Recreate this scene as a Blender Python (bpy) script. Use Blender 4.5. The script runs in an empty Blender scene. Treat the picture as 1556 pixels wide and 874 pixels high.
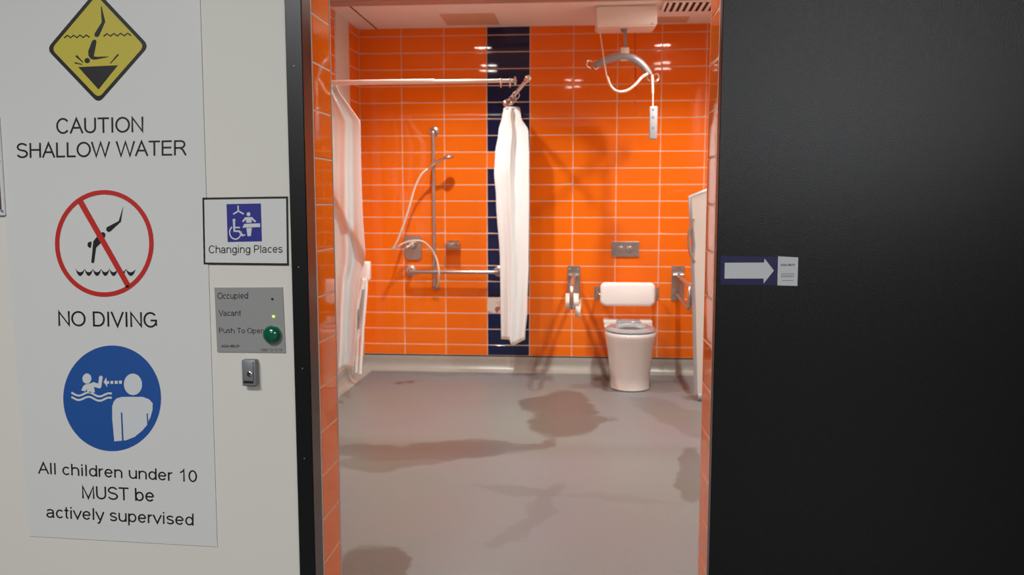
import bpy, bmesh, math, random
from mathutils import Vector, Matrix
random.seed(7)
PI = math.pi
sc = bpy.context.scene
COL = sc.collection

# ------------------------------------------------------------------ camera
FPX, YAW, PIT, CH = 1274.7, .081, -.1021, 1.41
FW = Vector((-math.sin(YAW)*math.cos(PIT), math.cos(YAW)*math.cos(PIT), math.sin(PIT)))
RT = Vector((math.cos(YAW), math.sin(YAW), 0)); UP = RT.cross(FW)
cam_d = bpy.data.cameras.new('camera'); cam = bpy.data.objects.new('camera', cam_d); COL.objects.link(cam)
cam_d.sensor_fit = 'HORIZONTAL'; cam_d.sensor_width = 23.5; cam_d.lens = FPX/1556*23.5
cam_d.clip_start = .05; cam_d.clip_end = 60
M = Matrix((RT, UP, -FW)).transposed().to_4x4(); M.translation = Vector((0, 0, CH)); cam.matrix_world = M
cam_d.dof.use_dof = True; cam_d.dof.focus_distance = 2.33; cam_d.dof.aperture_fstop = 3.0
sc.camera = cam
sc.view_settings.view_transform = 'Standard'; sc.view_settings.look = 'None'
sc.view_settings.gamma = 1; sc.view_settings.exposure = 0.0

# ------------------------------------------------------------------ world and lamps
w = bpy.data.worlds.new('world'); sc.world = w; w.use_nodes = True
w.node_tree.nodes['Background'].inputs[0].default_value = (.9, .95, 1, 1)
w.node_tree.nodes['Background'].inputs[1].default_value = .05

def area(name, loc, sx, sy, power, color, rot=(0, 0, 0)):
    l = bpy.data.lights.new(name, 'AREA'); l.shape = 'RECTANGLE'; l.size = sx; l.size_y = sy
    l.energy = power; l.color = color
    o = bpy.data.objects.new(name, l); COL.objects.link(o); o.location = loc; o.rotation_euler = rot
    return o
HALL_Z = 3.3
area('hall_panel_light', (-1.6, -.6, HALL_Z-.04), 1.2, .6, 142, (.97, .99, .98))
area('hall_panel_light', (2.7, -5.2, HALL_Z-.04), 2.6, 1.2, 560, (.97, .98, 1))
area('hall_panel_light', (-2.2, -4.6, HALL_Z-.04), 1.2, .6, 90, (1, .985, .95))
CEIL = 2.81
DOWN = [(-.92, 5.84, 144), (-1.0, 4.58, 122), (.74, 5.84, 144), (.86, 4.58, 124), (-.1, 3.1, 58)]
for x, y, p in DOWN:
    l = bpy.data.lights.new('downlight_lamp', 'SPOT'); l.energy = p; l.color = (.95, 1, .98)
    l.spot_size = math.radians(134); l.spot_blend = 1; l.shadow_soft_size = .035
    o = bpy.data.objects.new('downlight_lamp', l); COL.objects.link(o); o.location = (x, y, CEIL-.035)

# ------------------------------------------------------------------ helpers
def ray(u, v): return FW + RT*((u-778)/FPX) - UP*((v-437)/FPX)
def at(u, v, Y):
    d = ray(u, v); return d*(Y/d.y) + Vector((0, 0, CH))
def atz(u, v, Z):
    d = ray(u, v); return d*((Z-CH)/d.z) + Vector((0, 0, CH))

def mat(name, color, rough=.5, metal=0, noise=0, nscale=20, bump=0, bscale=200, coat=0, emit=None, spec=.5, sss=0):
    m = bpy.data.materials.new(name); m.use_nodes = True; nt = m.node_tree; b = nt.nodes['Principled BSDF']
    c = tuple((x/12.92 if x <= .04045 else ((x+.055)/1.055)**2.4) for x in color)
    b.inputs['Roughness'].default_value = rough; b.inputs['Metallic'].default_value = metal
    b.inputs['Coat Weight'].default_value = coat; b.inputs['Coat Roughness'].default_value = .04
    b.inputs['Specular IOR Level'].default_value = spec
    tc = nt.nodes.new('ShaderNodeTexCoord')
    n = nt.nodes.new('ShaderNodeTexNoise'); n.inputs['Scale'].default_value = nscale; n.inputs['Detail'].default_value = 5
    nt.links.new(tc.outputs['Object'], n.inputs['Vector'])
    r = nt.nodes.new('ShaderNodeMix'); r.data_type = 'RGBA'
    r.inputs[6].default_value = tuple(x*(1-noise) for x in c)+(1,)
    r.inputs[7].default_value = tuple(min(1, x*(1+noise)) for x in c)+(1,)
    nt.links.new(n.outputs['Fac'], r.inputs[0]); nt.links.new(r.outputs[2], b.inputs['Base Color'])
    if bump:
        n2 = nt.nodes.new('ShaderNodeTexNoise'); n2.inputs['Scale'].default_value = bscale; n2.inputs['Detail'].default_value = 2
        nt.links.new(tc.outputs['Object'], n2.inputs['Vector'])
        bp = nt.nodes.new('ShaderNodeBump'); bp.inputs['Strength'].default_value = bump; bp.inputs['Distance'].default_value = .01
        nt.links.new(n2.outputs['Fac'], bp.inputs['Height']); nt.links.new(bp.outputs[0], b.inputs['Normal'])
    if emit:
        b.inputs['Emission Color'].default_value = emit[0]+(1,); b.inputs['Emission Strength'].default_value = emit[1]
    return m

ORANGE = mat('orange_glazed_tile', (.935, .44, .08), .045, noise=.04, nscale=3, bump=.006, bscale=14, spec=.35)
NAVY = mat('navy_glazed_tile', (.055, .10, .26), .045, noise=.05, nscale=3, bump=.006, bscale=14, spec=.45)
GROUT = mat('pale_grout', (.86, .74, .66), .8, noise=.06, nscale=60)
PAINT = mat('white_wall_paint', (.80, .785, .755), .55, noise=.015, nscale=2, bump=.02, bscale=350)
CEILP = mat('ceiling_paint', (.93, .90, .89), .8, noise=.02, nscale=3)
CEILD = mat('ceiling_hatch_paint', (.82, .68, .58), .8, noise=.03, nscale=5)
BLACK = mat('black_laminate', (.04, .04, .042), .29, noise=.12, nscale=300, bump=.10, bscale=420, spec=.38)
BLACKM = mat('black_powder_coat', (.035, .038, .038), .35, noise=.1, nscale=100)
BRONZE = mat('dark_polished_trim', (.24, .19, .18), .22, metal=.75)
STEEL = mat('brushed_stainless_steel', (.74, .71, .69), .26, metal=.85, noise=.08, nscale=30)
CHROME = mat('chrome', (.88, .86, .84), .1, metal=1)
ALU = mat('white_coated_aluminium', (.93, .89, .85), .3, metal=.2)
SHEET = mat('grey_white_sign_sheet', (.785, .782, .775), .45, noise=.01, nscale=2)
INK = mat('black_print', (.07, .07, .07), .5)
YEL = mat('yellow_print', (.72, .66, .22), .5, noise=.02, nscale=8)
RED = mat('red_print', (.70, .13, .11), .5)
BLUE = mat('blue_print', (.10, .29, .56), .5, noise=.02, nscale=8)
WPR = mat('white_print', (.76, .765, .77), .5)
VIO = mat('deep_blue_print', (.13, .135, .50), .5)
NAVS = mat('dark_blue_film', (.055, .035, .28), .4)
PANEL = mat('satin_grey_plate', (.60, .60, .595), .38, metal=.25, noise=.02, nscale=40)
GREYB = mat('grey_die_cast', (.50, .505, .515), .4, metal=.3)
GREEN = mat('green_push_button', (.02, .34, .24), .18, coat=.6)
LED = mat('green_lamp_lit', (.6, .9, .1), .3, emit=((.5, 1, .05), 3))
LEDO = mat('lamp_unlit', (.14, .12, .1), .3)
CLOTH = mat('white_curtain_cloth', (.90, .905, .90), .85, noise=.03, nscale=6, bump=.05, bscale=60)
HEM = mat('yellowed_hem', (.84, .74, .58), .85, noise=.15, nscale=20)
CHINA = mat('vitreous_china', (.82, .79, .77), .12, noise=.01, nscale=3, coat=.5)
SEATM = mat('grey_toilet_seat', (.52, .55, .57), .10, coat=.8)
PADM = mat('white_backrest_pad', (.93, .90, .88), .35)
PAPER = mat('toilet_paper', (.93, .88, .84), .9)
PLAST = mat('cream_plastic', (.84, .78, .72), .4)
BOARD = mat('white_laminate_board', (.84, .81, .78), .35, noise=.01)
SILV = mat('grey_plastic', (.60, .60, .61), .35)
SPREAD = mat('grey_spreader_bar', (.63, .60, .61), .3, metal=.3)
REDC = mat('red_cord', (.55, .10, .05), .6)
COVE = mat('grey_vinyl_cove', (.60, .575, .54), .3, noise=.05, nscale=15)
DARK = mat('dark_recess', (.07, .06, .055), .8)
HFLOOR = mat('hall_floor_vinyl', (.15, .15, .15), .5, noise=.05, nscale=40)
HWALL = mat('hall_wall_paint', (.18, .18, .18), .7, noise=.02)
FADED = mat('purple_print', (.36, .24, .31), .5, noise=.2, nscale=30)

def prop(o, label=None, cat=None, group=None, kind=None):
    if label: o['label'] = label
    if cat: o['category'] = cat
    if group: o['group'] = group
    if kind: o['kind'] = kind
    return o
def link(name, me, m, parent=None):
    o = bpy.data.objects.new(name, me); COL.objects.link(o)
    if m and not me.materials: me.materials.append(m)
    if parent: o.parent = parent; o.matrix_parent_inverse = Matrix.Translation(-parent.location)
    return o
def obj(name, bm, m, parent=None, smooth=None):
    bmesh.ops.recalc_face_normals(bm, faces=bm.faces)
    me = bpy.data.meshes.new(name); bm.to_mesh(me); bm.free()
    if smooth is not None:
        for p in me.polygons: p.use_smooth = True
        me.set_sharp_from_angle(angle=math.radians(smooth))
    return link(name, me, m, parent)
def thing(name, loc, label, cat, group=None):
    o = bpy.data.objects.new(name, None); COL.objects.link(o); o.location = loc; o.empty_display_size = .05
    return prop(o, label, cat, group)
def box(bm, lo, hi, bev=0, seg=1):
    lo, hi = Vector(lo), Vector(hi)
    r = bmesh.ops.create_cube(bm, size=1)
    vs = r['verts']
    for v in vs: v.co = Vector([(lo[i]+hi[i])/2 + v.co[i]*(hi[i]-lo[i]) for i in range(3)])
    if bev:
        es = list({e for v in vs for e in v.link_edges})
        bmesh.ops.bevel(bm, geom=es, offset=bev, segments=seg, affect='EDGES', profile=.5)
    return bm
def B(lo, hi, bev=0, seg=1): return box(bmesh.new(), lo, hi, bev, seg)
def tube(bm, pts, r, n=12, closed=False, cap=True):
    pts = [Vector(p) for p in pts]; N = len(pts)
    rr = r if isinstance(r, (list, tuple)) else [r]*N
    rings = []; prev = None
    for i, p in enumerate(pts):
        a = pts[(i-1) % N] if (closed or i) else pts[i]; b = pts[(i+1) % N] if (closed or i < N-1) else pts[i]
        t = (b-a).normalized()
        if prev is None:
            q = Vector((0, 0, 1)) if abs(t.z) < .9 else Vector((1, 0, 0)); x = t.cross(q).normalized()
        else:
            x = (prev - t*prev.dot(t)).normalized()
        prev = x; y = t.cross(x)
        rings.append([bm.verts.new(p+(x*math.cos(2*PI*k/n)+y*math.sin(2*PI*k/n))*rr[i]) for k in range(n)])
    for i in range(N if closed else N-1):
        A, Bq = rings[i], rings[(i+1) % N]
        for k in range(n): bm.faces.new((A[k], A[(k+1) % n], Bq[(k+1) % n], Bq[k]))
    if cap and not closed: bm.faces.new(rings[0]); bm.faces.new(rings[-1])
    return bm
def T(pts, r, n=12, closed=False): return tube(bmesh.new(), pts, r, n, closed)
def arc(pts, n=6, rad=.03):
    """round the corners of a polyline"""
    pts = [Vector(p) for p in pts]; out = [pts[0]]
    for i in range(1, len(pts)-1):
        p = pts[i]; a = (pts[i-1]-p); b = (pts[i+1]-p); r = min(rad, a.length*.49, b.length*.49)
        A = p+a.normalized()*r; C = p+b.normalized()*r
        for k in range(n+1):
            t = k/n; out.append(A*(1-t)**2+p*2*t*(1-t)+C*t*t)
    out.append(pts[-1]); return out
def spline(pts, n=8):
    pts = [Vector(p) for p in pts]; P = [pts[0]*2-pts[1]]+pts+[pts[-1]*2-pts[-2]]; out = []
    for i in range(1, len(P)-2):
        a, b, c, d = P[i-1:i+3]
        for k in range(n):
            t = k/n; out.append(.5*((2*b)+(c-a)*t+(2*a-5*b+4*c-d)*t*t+(3*b-a-3*c+d)*t**3))
    out.append(pts[-1]); return out
def disc(bm, c, axis, r, h, n=24, prof=None):
    """lathe about axis starting at c; prof = [(radius, height)]"""
    c = Vector(c); ax = Vector(axis).normalized(); q = Vector((0, 0, 1)) if abs(ax.z) < .9 else Vector((1, 0, 0))
    x = ax.cross(q).normalized(); y = ax.cross(x)
    prof = prof or [(r, 0), (r, h*.75), (r*.9, h)]
    rings = [[bm.verts.new(c+ax*hh+(x*math.cos(2*PI*k/n)+y*math.sin(2*PI*k/n))*max(rr, 1e-4)) for k in range(n)] for rr, hh in prof]
    for A, Bq in zip(rings, rings[1:]):
        for k in range(n): bm.faces.new((A[k], A[(k+1) % n], Bq[(k+1) % n], Bq[k]))
    bm.faces.new(rings[0]); bm.faces.new(rings[-1]); return bm
def L(c, axis, prof, n=24): return disc(bmesh.new(), c, axis, 0, 0, n, prof)

# flat print: outlines in photograph pixels, brought onto the plane y = Y
def zp(pts, ox, oy, s): return [(ox+x/s, oy+y/s) for x, y in pts]
def face(bm, pts, Y):
    vs = [bm.verts.new(at(u, v, Y)) for u, v in pts]
    f = bm.faces.new(vs); return f
def flat(name, polys, Y, m, parent):
    bm = bmesh.new()
    for p in polys: face(bm, p, Y)
    bm.normal_update(); bmesh.ops.triangulate(bm, faces=bm.faces[:])
    return obj(name, bm, m, parent)
def stroke(pts, w0, w1=None):
    """thick polyline as outline"""
    w1 = w0 if w1 is None else w1; n = len(pts); a = []; b = []
    for i, (x, y) in enumerate(pts):
        x0, y0 = pts[max(i-1, 0)]; x1, y1 = pts[min(i+1, n-1)]
        dx, dy = x1-x0, y1-y0; l = math.hypot(dx, dy) or 1; w_ = (w0+(w1-w0)*i/(n-1))/2
        a.append((x-dy/l*w_, y+dx/l*w_)); b.append((x+dy/l*w_, y-dx/l*w_))
    return a+b[::-1]
def ell(cx, cy, rx, ry, n=48, tilt=0):
    o = []
    for k in range(n):
        a = 2*PI*k/n; x = rx*math.cos(a); y = ry*math.sin(a)
        o.append((cx+x*math.cos(tilt)-y*math.sin(tilt), cy+x*math.sin(tilt)+y*math.cos(tilt)))
    return o
def roundpoly(pts, r, n=6):
    out = []; N = len(pts)
    for i in range(N):
        p = Vector(pts[i]); a = Vector(pts[i-1])-p; c = Vector(pts[(i+1) % N])-p
        A = p+a.normalized()*r; C = p+c.normalized()*r
        for k in range(n+1):
            t = k/n; q = A*(1-t)**2+p*2*t*(1-t)+C*t*t; out.append((q.x, q.y))
    return out
def _a(cx, cy, rx, ry, a0, a1, n=14):
    return [(cx+rx*math.cos(math.radians(a0+(a1-a0)*k/n)), cy+ry*math.sin(math.radians(a0+(a1-a0)*k/n))) for k in range(n+1)]
def glyphs():
    h = .055; t = 1-h; X = .735; x = X-h; m = x/2+h/2
    bowl = lambda cx: _a(cx, m, .235, m-h, 0, 360, 28)
    g = {
    'A': (.86, [[(.04, 0), (.43, t+.02), (.82, 0)], [(.17, .36), (.69, .36)]]),
    'B': (.82, [[(.13, h), (.13, t), (.45, t)]+_a(.47, .76, .23, .185, 90, -90)+[(.13, .535)], [(.13, h), (.47, h)]+_a(.5, .295, .25, .24, -90, 90)]),
    'C': (.90, [_a(.46, .5, .38, .46, 38, 322, 30)]),
    'D': (.90, [[(.13, h), (.13, t), (.42, t)]+_a(.42, .5, .37, .445, 90, -90, 20)+[(.13, h)]]),
    'E': (.80, [[(.74, t), (.13, t), (.13, h), (.76, h)], [(.13, .53), (.70, .53)]]),
    'G': (.96, [_a(.47, .5, .39, .46, 40, 325, 28)+[(.83, .20), (.83, .46), (.48, .46)]]),
    'H': (.90, [[(.13, 0), (.13, 1)], [(.77, 0), (.77, 1)], [(.13, .53), (.77, .53)]]),
    'I': (.34, [[(.17, 0), (.17, 1)]]),
    'L': (.70, [[(.13, 1), (.13, h), (.66, h)]]),
    'M': (1.04, [[(.12, 0), (.12, t), (.52, .03), (.92, t), (.92, 0)]]),
    'N': (.90, [[(.13, 0), (.13, t), (.77, h), (.77, 1)]]),
    'O': (.98, [_a(.49, .5, .41, .455, 0, 360, 36)]),
    'P': (.82, [[(.13, 0), (.13, t), (.46, t)]+_a(.46, .70, .26, .245, 90, -90)+[(.13, .455)]]),
    'R': (.90, [[(.13, 0), (.13, t), (.50, t)]+_a(.50, .72, .25, .225, 90, -90)+[(.13, .495)], [(.48, .49), (.64, .36), (.84, 0)]]),
    'S': (.84, [_a(.42, .735, .30, .22, 20, 250, 18)[:-1]+[(.42, .51), (.50, .49)]+_a(.42, .28, .32, .225, 70, -165, 20)]),
    'T': (.80, [[(.03, t), (.77, t)], [(.40, t), (.40, 0)]]),
    'U': (.90, [[(.13, 1), (.13, .36)]+_a(.45, .36, .32, .31, 180, 360, 18)+[(.77, 1)]]),
    'V': (.84, [[(.04, 1), (.42, .03), (.80, 1)]]),
    'W': (1.24, [[(.04, 1), (.33, .03), (.62, .95), (.91, .03), (1.20, 1)]]),
    'Y': (.84, [[(.04, 1), (.42, .44), (.80, 1)], [(.42, .44), (.42, 0)]]),
    'a': (.74, [_a(.33, x-.17, .24, .17, 165, 20, 12)+[(.57, .42), (.57, .12), (.62, 0)], [(.57, .42), (.30, .38)]+_a(.28, .215, .20, .165, 95, 270, 12)+_a(.30, .30, .27, .25, 275, 350, 6)]),
    'b': (.76, [[(.11, 0), (.11, 1)], _a(.38, m, .26, m-h, 0, 360, 28)]),
    'c': (.68, [_a(.36, m, .26, m-h, 42, 318, 22)]),
    'd': (.76, [[(.65, 0), (.65, 1)], _a(.38, m, .26, m-h, 0, 360, 28)]),
    'e': (.76, [[(.12, m+.01), (.64, m+.01)], _a(.38, m, .265, m-h, 2, 325, 28)]),
    'g': (.76, [[(.65, X), (.65, -.04)]+_a(.38, -.03, .27, .20, 0, -160, 14), _a(.38, m, .26, m-h, 0, 360, 28)]),
    'h': (.76, [[(.12, 0), (.12, 1)], [(.12, .42)]+_a(.38, .44, .26, x-.44, 180, 0, 14)+[(.64, 0)]]),
    'i': (.32, [[(.16, 0), (.16, X)], [(.16, .87), (.16, 1)]]),
    'l': (.32, [[(.16, 0), (.16, 1)]]),
    'n': (.76, [[(.12, 0), (.12, X)], [(.12, .42)]+_a(.38, .44, .26, x-.44, 180, 0, 14)+[(.64, 0)]]),
    'o': (.76, [_a(.38, m, .28, m-h, 0, 360, 28)]),
    'p': (.76, [[(.11, -.28), (.11, X)], _a(.38, m, .26, m-h, 0, 360, 28)]),
    'r': (.46, [[(.12, 0), (.12, X)], [(.12, .42)]+_a(.36, .42, .24, x-.42, 180, 78, 8)]),
    's': (.68, [_a(.34, .535, .22, .145, 20, 250, 14)[:-1]+[(.36, .375)]+_a(.34, .21, .235, .155, 75, -165, 14)]),
    't': (.40, [[(.19, .96), (.19, .18)]+_a(.31, .18, .12, .13, 180, 280, 6), [(.02, x), (.36, x)]]),
    'u': (.76, [[(.12, X), (.12, .32)]+_a(.38, .32, .26, .27, 180, 360, 14)+[(.64, X)], [(.64, X), (.64, 0)]]),
    'v': (.68, [[(.03, X), (.34, .04), (.65, X)]]),
    'y': (.68, [[(.65, X), (.33, -.14)]+_a(.20, -.10, .13, .13, -20, -110, 6), [(.03, X), (.34, .06)]]),
    '0': (.76, [_a(.38, .5, .27, .45, 0, 360, 30)]),
    '1': (.76, [[(.46, 0), (.46, 1), (.40, .90), (.17, .74)]]),
    '3': (.76, [_a(.37, .74, .23, .205, 165, -80, 16)+_a(.37, .285, .27, .235, 85, -165, 18)]),
    ' ': (.38, []),
    }
    return g
GLY = glyphs()
def words(s, bl, br, tl, Y, m, parent, name='lettering', bold=0):
    """upright grotesque lettering drawn as strokes; bl, br, tl = baseline ends and cap top"""
    hw = .062+bold; segs = []; x = 0; wi = 0; wid = []
    for ch in s:
        wd, paths = GLY[ch]
        if ch == ' ': wi += 1
        for pth in paths: segs.append([(x+px, py) for px, py in pth]); wid.append(wi)
        x += wd
    xs = [p[0] for q in segs for p in q]; x0 = min(xs)-hw; x1 = max(xs)+hw
    a, b, t = at(*bl, Y), at(*br, Y), at(*tl, Y)
    F = lambda p, dy: a+(b-a)*((p[0]-x0)/(x1-x0))+(t-a)*p[1]+Vector((0, dy, 0))
    for wk in range(wi+1):
        word(name, [q for q, i_ in zip(segs, wid) if i_ == wk], hw, F, m, parent)
def word(name, segs, hw, F, m, parent):
    bm = bmesh.new()
    for si, q in enumerate(segs):
        n = len(q); L_ = []; R_ = []; closed = (abs(q[0][0]-q[-1][0])+abs(q[0][1]-q[-1][1])) < 1e-4
        for i in range(n):
            p = Vector(q[i]); d1 = d2 = None
            if i > 0: d1 = (p-Vector(q[i-1]))
            elif closed: d1 = (p-Vector(q[-2]))
            if i < n-1: d2 = (Vector(q[i+1])-p)
            elif closed: d2 = (Vector(q[1])-p)
            if d1 is None or d1.length < 1e-6: d1 = d2
            if d2 is None or d2.length < 1e-6: d2 = d1
            d1 = d1.normalized(); d2 = d2.normalized(); n1 = Vector((-d1.y, d1.x)); n2 = Vector((-d2.y, d2.x)); nn_ = (n1+n2)
            if nn_.length < .2: nn_ = n1
            nn_.normalize(); k = hw/max(.42, nn_.dot(n1))
            L_.append(p+nn_*k); R_.append(p-nn_*k)
        dy = -.00004*(si % 3)
        vl = [bm.verts.new(F(p, dy)) for p in L_]; vr = [bm.verts.new(F(p, dy)) for p in R_]
        for i in range(n-1): bm.faces.new((vl[i], vl[i+1], vr[i+1], vr[i]))
    return obj(name, bm, m, parent)

# ------------------------------------------------------------------ setting
D, X0, Z0 = 6.896, -1.8166, 2.7446          # rear wall, left wall, first tile joint
P, Q = .3506, .1331                          # tile pitch
F0, F1, XL, XR = 2.335, 2.525, -.7514, .371  # doorway reveal
XW = 1.26
G = .0056
def struct(name, bm, m, parent=None): return prop(obj(name, bm, m, parent), kind='structure')

# floor of the washroom with worn, damp patches and a painted shadow edge
fm = mat('speckled_grey_vinyl_floor', (.555, .51, .475), .42, spec=.4)
nt = fm.node_tree; b = nt.nodes['Principled BSDF']
def N(t, **k):
    n = nt.nodes.new(t)
    for a_, v_ in k.items(): setattr(n, a_, v_)
    return n
def mth(op, a_, b_=None, clamp=False):
    n = N('ShaderNodeMath', operation=op); n.use_clamp = clamp
    for i, v_ in enumerate((a_, b_)):
        if v_ is None: continue
        if isinstance(v_, (int, float)): n.inputs[i].default_value = v_
        else: nt.links.new(v_, n.inputs[i])
    return n.outputs[0]
geo = N('ShaderNodeNewGeometry'); sep = N('ShaderNodeSeparateXYZ')
nz = N('ShaderNodeTexNoise'); nz.inputs['Scale'].default_value = 3.2; nz.inputs['Detail'].default_value = 6
nt.links.new(geo.outputs['Position'], nz.inputs['Vector'])
mixv = N('ShaderNodeVectorMath', operation='MULTIPLY_ADD'); mixv.inputs[1].default_value = (.42, .42, 0); 
nt.links.new(nz.outputs['Color'], mixv.inputs[0]); nt.links.new(geo.outputs['Position'], mixv.inputs[2])
sub = N('ShaderNodeVectorMath', operation='SUBTRACT'); sub.inputs[1].default_value = (.21, .21, 0)
nt.links.new(mixv.outputs[0], sub.inputs[0]); nt.links.new(sub.outputs[0], sep.inputs[0])
def blob(u, v, u2, v2, wdt, strength, soft=.12):
    """elongated damp patch between two spots of the floor, half width in metres"""
    A = atz(u, v, 0); C = atz(u2, v2, 0); c = (A+C)/2; d = C-A; a = math.atan2(d.y, d.x); hl = d.length/2+wdt
    dx = mth('SUBTRACT', sep.outputs[0], c.x); dy = mth('SUBTRACT', sep.outputs[1], c.y)
    ex = mth('DIVIDE', mth('ADD', mth('MULTIPLY', dx, math.cos(a)), mth('MULTIPLY', dy, math.sin(a))), hl)
    ey = mth('DIVIDE', mth('SUBTRACT', mth('MULTIPLY', dy, math.cos(a)), mth('MULTIPLY', dx, math.sin(a))), wdt)
    r = mth('SQRT', mth('ADD', mth('MULTIPLY', ex, ex), mth('MULTIPLY', ey, ey)))
    return mth('MULTIPLY', mth('DIVIDE', mth('SUBTRACT', 1.0, r), soft, True), strength)
acc = None
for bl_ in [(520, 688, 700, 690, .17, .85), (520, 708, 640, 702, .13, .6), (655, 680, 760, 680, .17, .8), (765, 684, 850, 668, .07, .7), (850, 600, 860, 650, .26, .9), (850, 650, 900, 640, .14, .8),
            (880, 585, 1020, 580, .10, .5), (990, 612, 1100, 660, .2, .35), (1052, 690, 1056, 750, .12, .75), (560, 850, 560, 960, .16, .95), (735, 740, 850, 752, .05, .35), (860, 752, 1040, 765, .04, .2), (760, 820, 850, 740, .07, .28),  # the patch just right of the toilet is a painted shadow edge
            (560, 568, 760, 570, .06, .4)]:
    o_ = blob(*bl_); acc = o_ if acc is None else mth('MAXIMUM', acc, o_)
rust = None
sp = N('ShaderNodeTexNoise'); sp.inputs['Scale'].default_value = 170; sp.inputs['Detail'].default_value = 3
nt.links.new(geo.outputs['Position'], sp.inputs['Vector'])
base = N('ShaderNodeMix', data_type='RGBA'); base.inputs[6].default_value = (.130, .127, .120, 1); base.inputs[7].default_value = (.240, .236, .226, 1)
nt.links.new(sp.outputs['Fac'], base.inputs[0])
lg = N('ShaderNodeTexNoise'); lg.inputs['Scale'].default_value = 1.1; nt.links.new(geo.outputs['Position'], lg.inputs['Vector'])
m2 = N('ShaderNodeMix', data_type='RGBA', blend_type='MULTIPLY'); m2.inputs[0].default_value = .25
nt.links.new(base.outputs[2], m2.inputs[6]); nt.links.new(lg.outputs['Color'], m2.inputs[7])
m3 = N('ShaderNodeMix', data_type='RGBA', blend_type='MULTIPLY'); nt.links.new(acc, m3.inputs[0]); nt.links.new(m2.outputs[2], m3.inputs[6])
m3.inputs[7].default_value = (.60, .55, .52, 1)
# two small brown marks
sep2 = N('ShaderNodeSeparateXYZ'); nt.links.new(geo.outputs['Position'], sep2.inputs[0])
for u, v in ((607, 582), (623, 580.5)):
    c = atz(u, v, 0)
    dx = mth('DIVIDE', mth('SUBTRACT', sep2.outputs[0], c.x), .045); dy = mth('DIVIDE', mth('SUBTRACT', sep2.outputs[1], c.y), .06)
    k = mth('MULTIPLY', mth('DIVIDE', mth('SUBTRACT', 1.0, mth('SQRT', mth('ADD', mth('MULTIPLY', dx, dx), mth('MULTIPLY', dy, dy)))), .4, True), .8)
    rust = k if rust is None else mth('MAXIMUM', rust, k)
m4 = N('ShaderNodeMix', data_type='RGBA'); nt.links.new(rust, m4.inputs[0]); nt.links.new(m3.outputs[2], m4.inputs[6]); m4.inputs[7].default_value = (.10, .05, .03, 1)
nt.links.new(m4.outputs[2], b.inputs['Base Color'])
rg = mth('SUBTRACT', .42, mth('MULTIPLY', acc, .08)); nt.links.new(rg, b.inputs['Roughness'])
bp = N('ShaderNodeBump'); bp.inputs['Strength'].default_value = .12; bp.inputs['Distance'].default_value = .004
nt.links.new(sp.outputs['Fac'], bp.inputs['Height']); nt.links.new(bp.outputs[0], b.inputs['Normal'])
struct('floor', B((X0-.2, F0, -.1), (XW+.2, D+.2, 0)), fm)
struct('floor_hall', B((-4.5, -7.5, -.1), (4.5, F0, 0)), HFLOOR)
struct('ceiling', B((X0-.2, F0+.001, CEIL), (XW+.2, D+.2, CEIL+.1)), CEILP)
struct('ceiling_hall', B((-4.5, -7.5, HALL_Z), (4.5, F0, HALL_Z+.1)), HWALL)
struct('wall_hall_left', B((-4.6, -7.5, 0), (-4.5, 2.3, HALL_Z)), HWALL)
struct('wall_hall_right', B((4.5, -7.5, 0), (4.6, 2.3, HALL_Z)), HWALL)
struct('wall_hall_rear', B((-4.6, -7.6, 0), (4.6, -7.5, HALL_Z)), HWALL)
wb = struct('wall_back', B((X0-.1, D+.0012, 0), (XW+.1, D+.16, CEIL)), GROUT)
wl = struct('wall_left', B((X0-.16, F1, 0), (X0-.0012, D+.0012, CEIL)), GROUT)
wr = struct('wall_right', B((XW, F1, 0), (XW+.12, D+.0012, CEIL)), GROUT)
# front wall with the doorway
YW = 2.280
bm = bmesh.new()
box(bm, (-4.5, YW, 0), (-.795, F1, HALL_Z)); box(bm, (-.795, F0, 0), (XL-.009, F1, HALL_Z))
box(bm, (XL-.009, F0, 2.3), (XR+.009, F1, HALL_Z))
wf = struct('wall_front', bm, PAINT)
struct('wall_front_right', B((XR+.009, F0, 0), (4.5, F1, HALL_Z)), PAINT)
rev = struct('door_reveal_left', B((XL-.009, F0+.004, 0), (XL-.0014, F1, 2.3)), GROUT)
revr = struct('door_reveal_right', B((XR+.0014, F0+.004, 0), (XR+.009, F1, 2.3)), GROUT)

# tiles ------------------------------------------------------------
TM = {}
def tile_mesh(wd, ht, m):
    k = (round(wd, 4), round(ht, 4), m.name)
    if k not in TM:
        bm = bmesh.new(); hx, hz = wd/2-G/2, ht/2-G/2; rg = []
        for d_, y_ in ((0, .004), (0, -.0026), (.0012, -.0036), (.012, -.0038)):
            rg.append([bm.verts.new((sx*(hx-d_), y_, sz*(hz-d_))) for sx, sz in ((-1, -1), (1, -1), (1, 1), (-1, 1))])
        for A_, B_ in zip(rg, rg[1:]):
            for k_ in range(4): bm.faces.new((A_[k_], A_[(k_+1) % 4], B_[(k_+1) % 4], B_[k_]))
        bm.faces.new(rg[0]); bm.faces.new(rg[-1]); bmesh.ops.recalc_face_normals(bm, faces=bm.faces)
        me = bpy.data.meshes.new('tile'); bm.to_mesh(me); bm.free(); me.materials.append(m); TM[k] = me
        for p_ in me.polygons: p_.use_smooth = True
        me.set_sharp_from_angle(angle=math.radians(25))
    return TM[k]
def tile(par, cx, cy, cz, wd, ht, m, rz=0, tilt=0):
    o = bpy.data.objects.new('tile', tile_mesh(wd, ht, m)); COL.objects.link(o); o.parent = par
    o.location = (cx, cy, cz); o.rotation_euler = (tilt+random.uniform(-.001, .001), 0, rz+random.uniform(-.0016, .0016))
    return o
ZB = .128
rows = [(Z0, CEIL)]+[(Z0-(r+1)*Q, Z0-r*Q) for r in range(19)]+[(ZB, Z0-19*Q)]
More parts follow.
